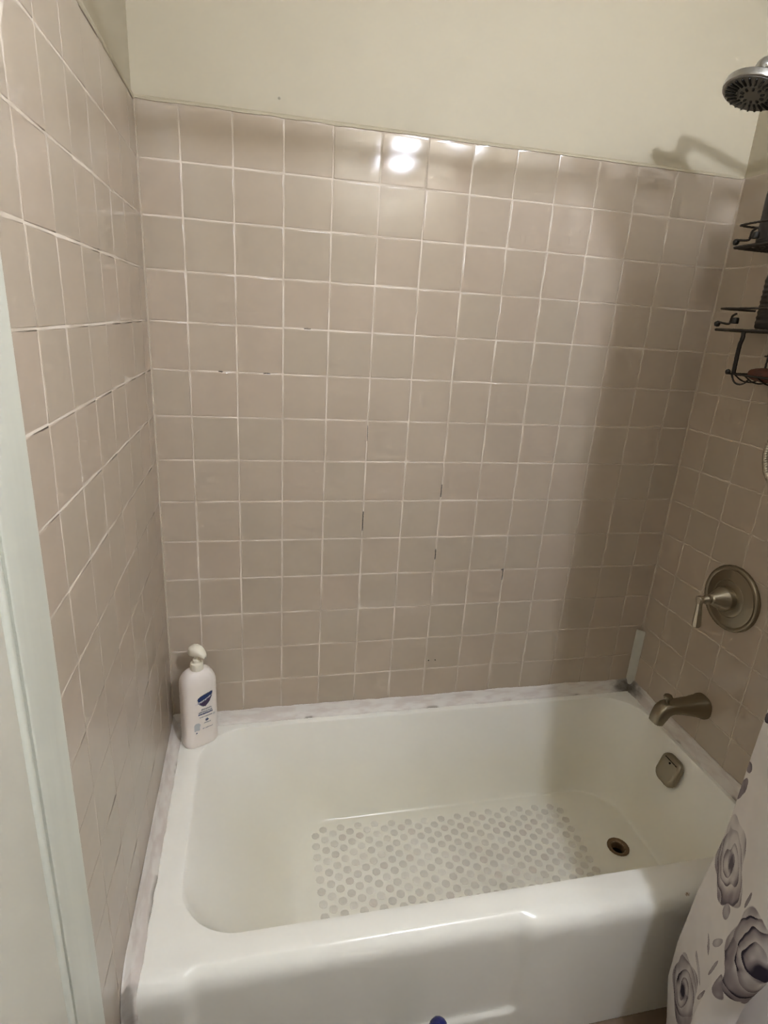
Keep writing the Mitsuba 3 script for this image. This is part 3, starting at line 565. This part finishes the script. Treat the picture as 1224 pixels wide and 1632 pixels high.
PETALS = [  # loose petals and leaves: centre, half length, half width, turn, darkness
    (0.104, 0.566, 0.020, 0.013, 1.2, 0.45), (0.196, 0.448, 0.034, 0.015, -0.9, 0.6), (0.006, 0.742, 0.030, 0.012, 1.3, 0.6), (0.004, 0.790, 0.018, 0.012, 0.6, 0.7), (0.014, 0.905, 0.022, 0.010, 0.8, 0.8), (0.024, 0.950, 0.028, 0.012, -0.6, 0.6),
    (0.118, 0.505, 0.026, 0.007, 1.0, 0.35), (0.092, 0.468, 0.020, 0.005, 2.1, 0.4), (0.132, 0.455, 0.030, 0.005, 1.3, 0.45), (0.150, 0.645, 0.020, 0.004, 1.5, 0.55), (0.090, 0.400, 0.030, 0.005, 2.4, 0.35), (0.128, 0.375, 0.026, 0.006, 1.1, 0.5), (0.270, 0.470, 0.04, 0.016, 0.5, 0.6)]
def curtain_fn(p, n, uv):
    u, v = uv.x, uv.y
    wob = 0.010 * (fbm(u * 30, v * 30, 4.0, 2) - 0.5)
    ink = mi.Float(0)
    for cu, cv, a, b, k, turn in ROSES:
        du, dv = (u - cu + wob) / a, (v - cv + wob) / b
        r = dr.sqrt(du * du + dv * dv) + 1e-4
        th = dr.atan2(dv, du) + turn
        edge = 1.0 + 0.10 * dr.sin(th * 5) + 0.06 * dr.sin(th * 3 + 1.0)
        inside = smoothstep(edge, edge - 0.05, r)
        w = r * 3.3 + 0.34 * dr.sin(th * 2 + r * 5) + th * 0.159 + 0.55 * (noise(u * 45, v * 45, cu * 50) - 0.5)
        fr = w - dr.floor(w)
        brk = smoothstep(0.25, 0.65, noise(th * 1.6 + 20.0, dr.floor(w) * 3.7, cu * 40))
        line = (0.35 * smoothstep(0.0, 0.9, fr) + 0.65 * smoothstep(0.62, 0.97, fr)) * smoothstep(1.0, 0.965, fr) * (0.25 + 0.75 * brk)
        shade = 0.24 + 0.60 * line * (0.5 + 0.5 * dr.sin(th + 2.2)) + 0.35 * line
        shade = shade + 0.85 * smoothstep(0.30, 0.05, r) + 0.30 * smoothstep(0.45, 0.95, r) * (0.5 - 0.5 * dr.sin(th - turn))
        shade = shade * (0.75 + 0.5 * noise(u * 90, v * 40, 2.0))
        ink = dr.maximum(ink, inside * dr.clip(shade, 0, 1) * k)
    for cu, cv, a, b, t, k in PETALS:
        du, dv = u - cu + wob, v - cv + wob
        x, y = (du * math.cos(t) + dv * math.sin(t)) / a, (-du * math.sin(t) + dv * math.cos(t)) / b
        r = x * x + y * y
        ink = dr.maximum(ink, smoothstep(1.0, 0.75, r) * k * (0.85 + 0.15 * smoothstep(0.1, 0.9, r)) * (0.7 + 0.6 * noise(u * 80, v * 60, 9.0)))
    base_ = mi.Color3f(0.66, 0.625, 0.60) * (0.97 + 0.06 * fbm(u * 40, v * 40, 0, 2))
    mid, dark = mi.Color3f(0.24, 0.205, 0.215), mi.Color3f(0.035, 0.030, 0.045)
    t1, t2 = smoothstep(0.0, 0.55, ink), smoothstep(0.50, 1.0, ink)
    return (base_ * (1 - t1) + mid * t1) * (1 - t2) + dark * t2
scene['mat_curtain'] = two({'type': 'diffuse', 'reflectance': mikit.proc(curtain_fn)})
SC = thing('shower_curtain', 'white shower curtain with grey and purple roses bunched outside the tub', 'curtain')
obj('cloth', cm, 'mat_curtain', SC, smooth=True, uv=np.vstack(UVs))
RODZ, RODY = 2.1135, -0.87
RD = thing('curtain_rod', 'round metal curtain rod above the tub front', 'rod')
obj('bar', tube([(0.006, RODY, RODZ), (0.5, RODY, RODZ), (1.0, RODY, RODZ), (W - 0.006, RODY, RODZ)], 0.0135, 20), 'mat_chrome', RD, smooth=50)
for x, d in ((0.0005, 1), (W - 0.0005, -1)):
    obj('end_cap', placed(lathe([(0.026, 0.0), (0.026, 0.006), (0.018, 0.016), (0.014, 0.022)], 28), (d, 0, 0), (x, RODY, RODZ)), 'mat_chrome', RD)

# ------------------------------------------------------------------ bottle with the blue cap before the tub
BL = thing('cleaner_bottle', 'dark blue rounded cap peeking up in front of the tub', 'bottle')
cx, cy, cz = 0.5675, -0.802, 0.001
obj('body', placed(lathe([(0.036, 0.0), (0.040, 0.004), (0.040, 0.15), (0.037, 0.175), (0.026, 0.205), (0.016, 0.222), (0.015, 0.238)], 40), (0, 0, 1), (cx, cy, cz)), 'mat_white_plastic', BL)
obj('cap', placed(lathe([(0.0175, 0.228), (0.0195, 0.231), (0.0197, 0.258), (0.0185, 0.268), (0.0150, 0.2765), (0.009, 0.2815), (0.0, 0.283)], 36), (0, 0, 1), (cx, cy, cz + 0.004)), 'mat_blue', BL)

# ------------------------------------------------------------------ lamp on the wall behind the camera
VL = thing('wall_lamp', 'bare bulb wall lamp above the room opposite the tub', 'lamp')
obj('backplate', bx(BULB_A[0] - 0.12, BULB_A[0] + 0.12, ROOM_Y + 0.0005, ROOM_Y + 0.022, BULB_A[2] - 0.05, BULB_A[2] + 0.05), 'mat_chrome', VL, smooth=False)
obj('socket', placed(lathe([(0.030, 0.0), (0.030, 0.006), (0.019, 0.014), (0.018, BULB_A[1] - ROOM_Y - 0.022 - 0.027)], 28), (0, 1, 0), (BULB_A[0], ROOM_Y + 0.022, BULB_A[2])), 'mat_chrome', VL)
obj('bulb', ball(0.030, BULB_A, 3), 'mat_white_plastic', VL, smooth=True, emitter={'type': 'area', 'radiance': rgb(*RAD_A)})
CL = thing('ceiling_lamp', 'round frosted ceiling lamp above the room opposite the tub', 'lamp')
obj('collar', placed(lathe([(0.060, 0.0), (0.060, 0.012), (0.045, 0.02)], 32), (0, 0, -1), (BULB_B[0], BULB_B[1], CEIL - 0.0005)), 'mat_chrome', CL)
obj('globe', ball(0.060, (BULB_B[0], BULB_B[1], CEIL - 0.012 - 0.055), 3), 'mat_white_plastic', CL, smooth=True, emitter={'type': 'area', 'radiance': rgb(*RAD_B)})
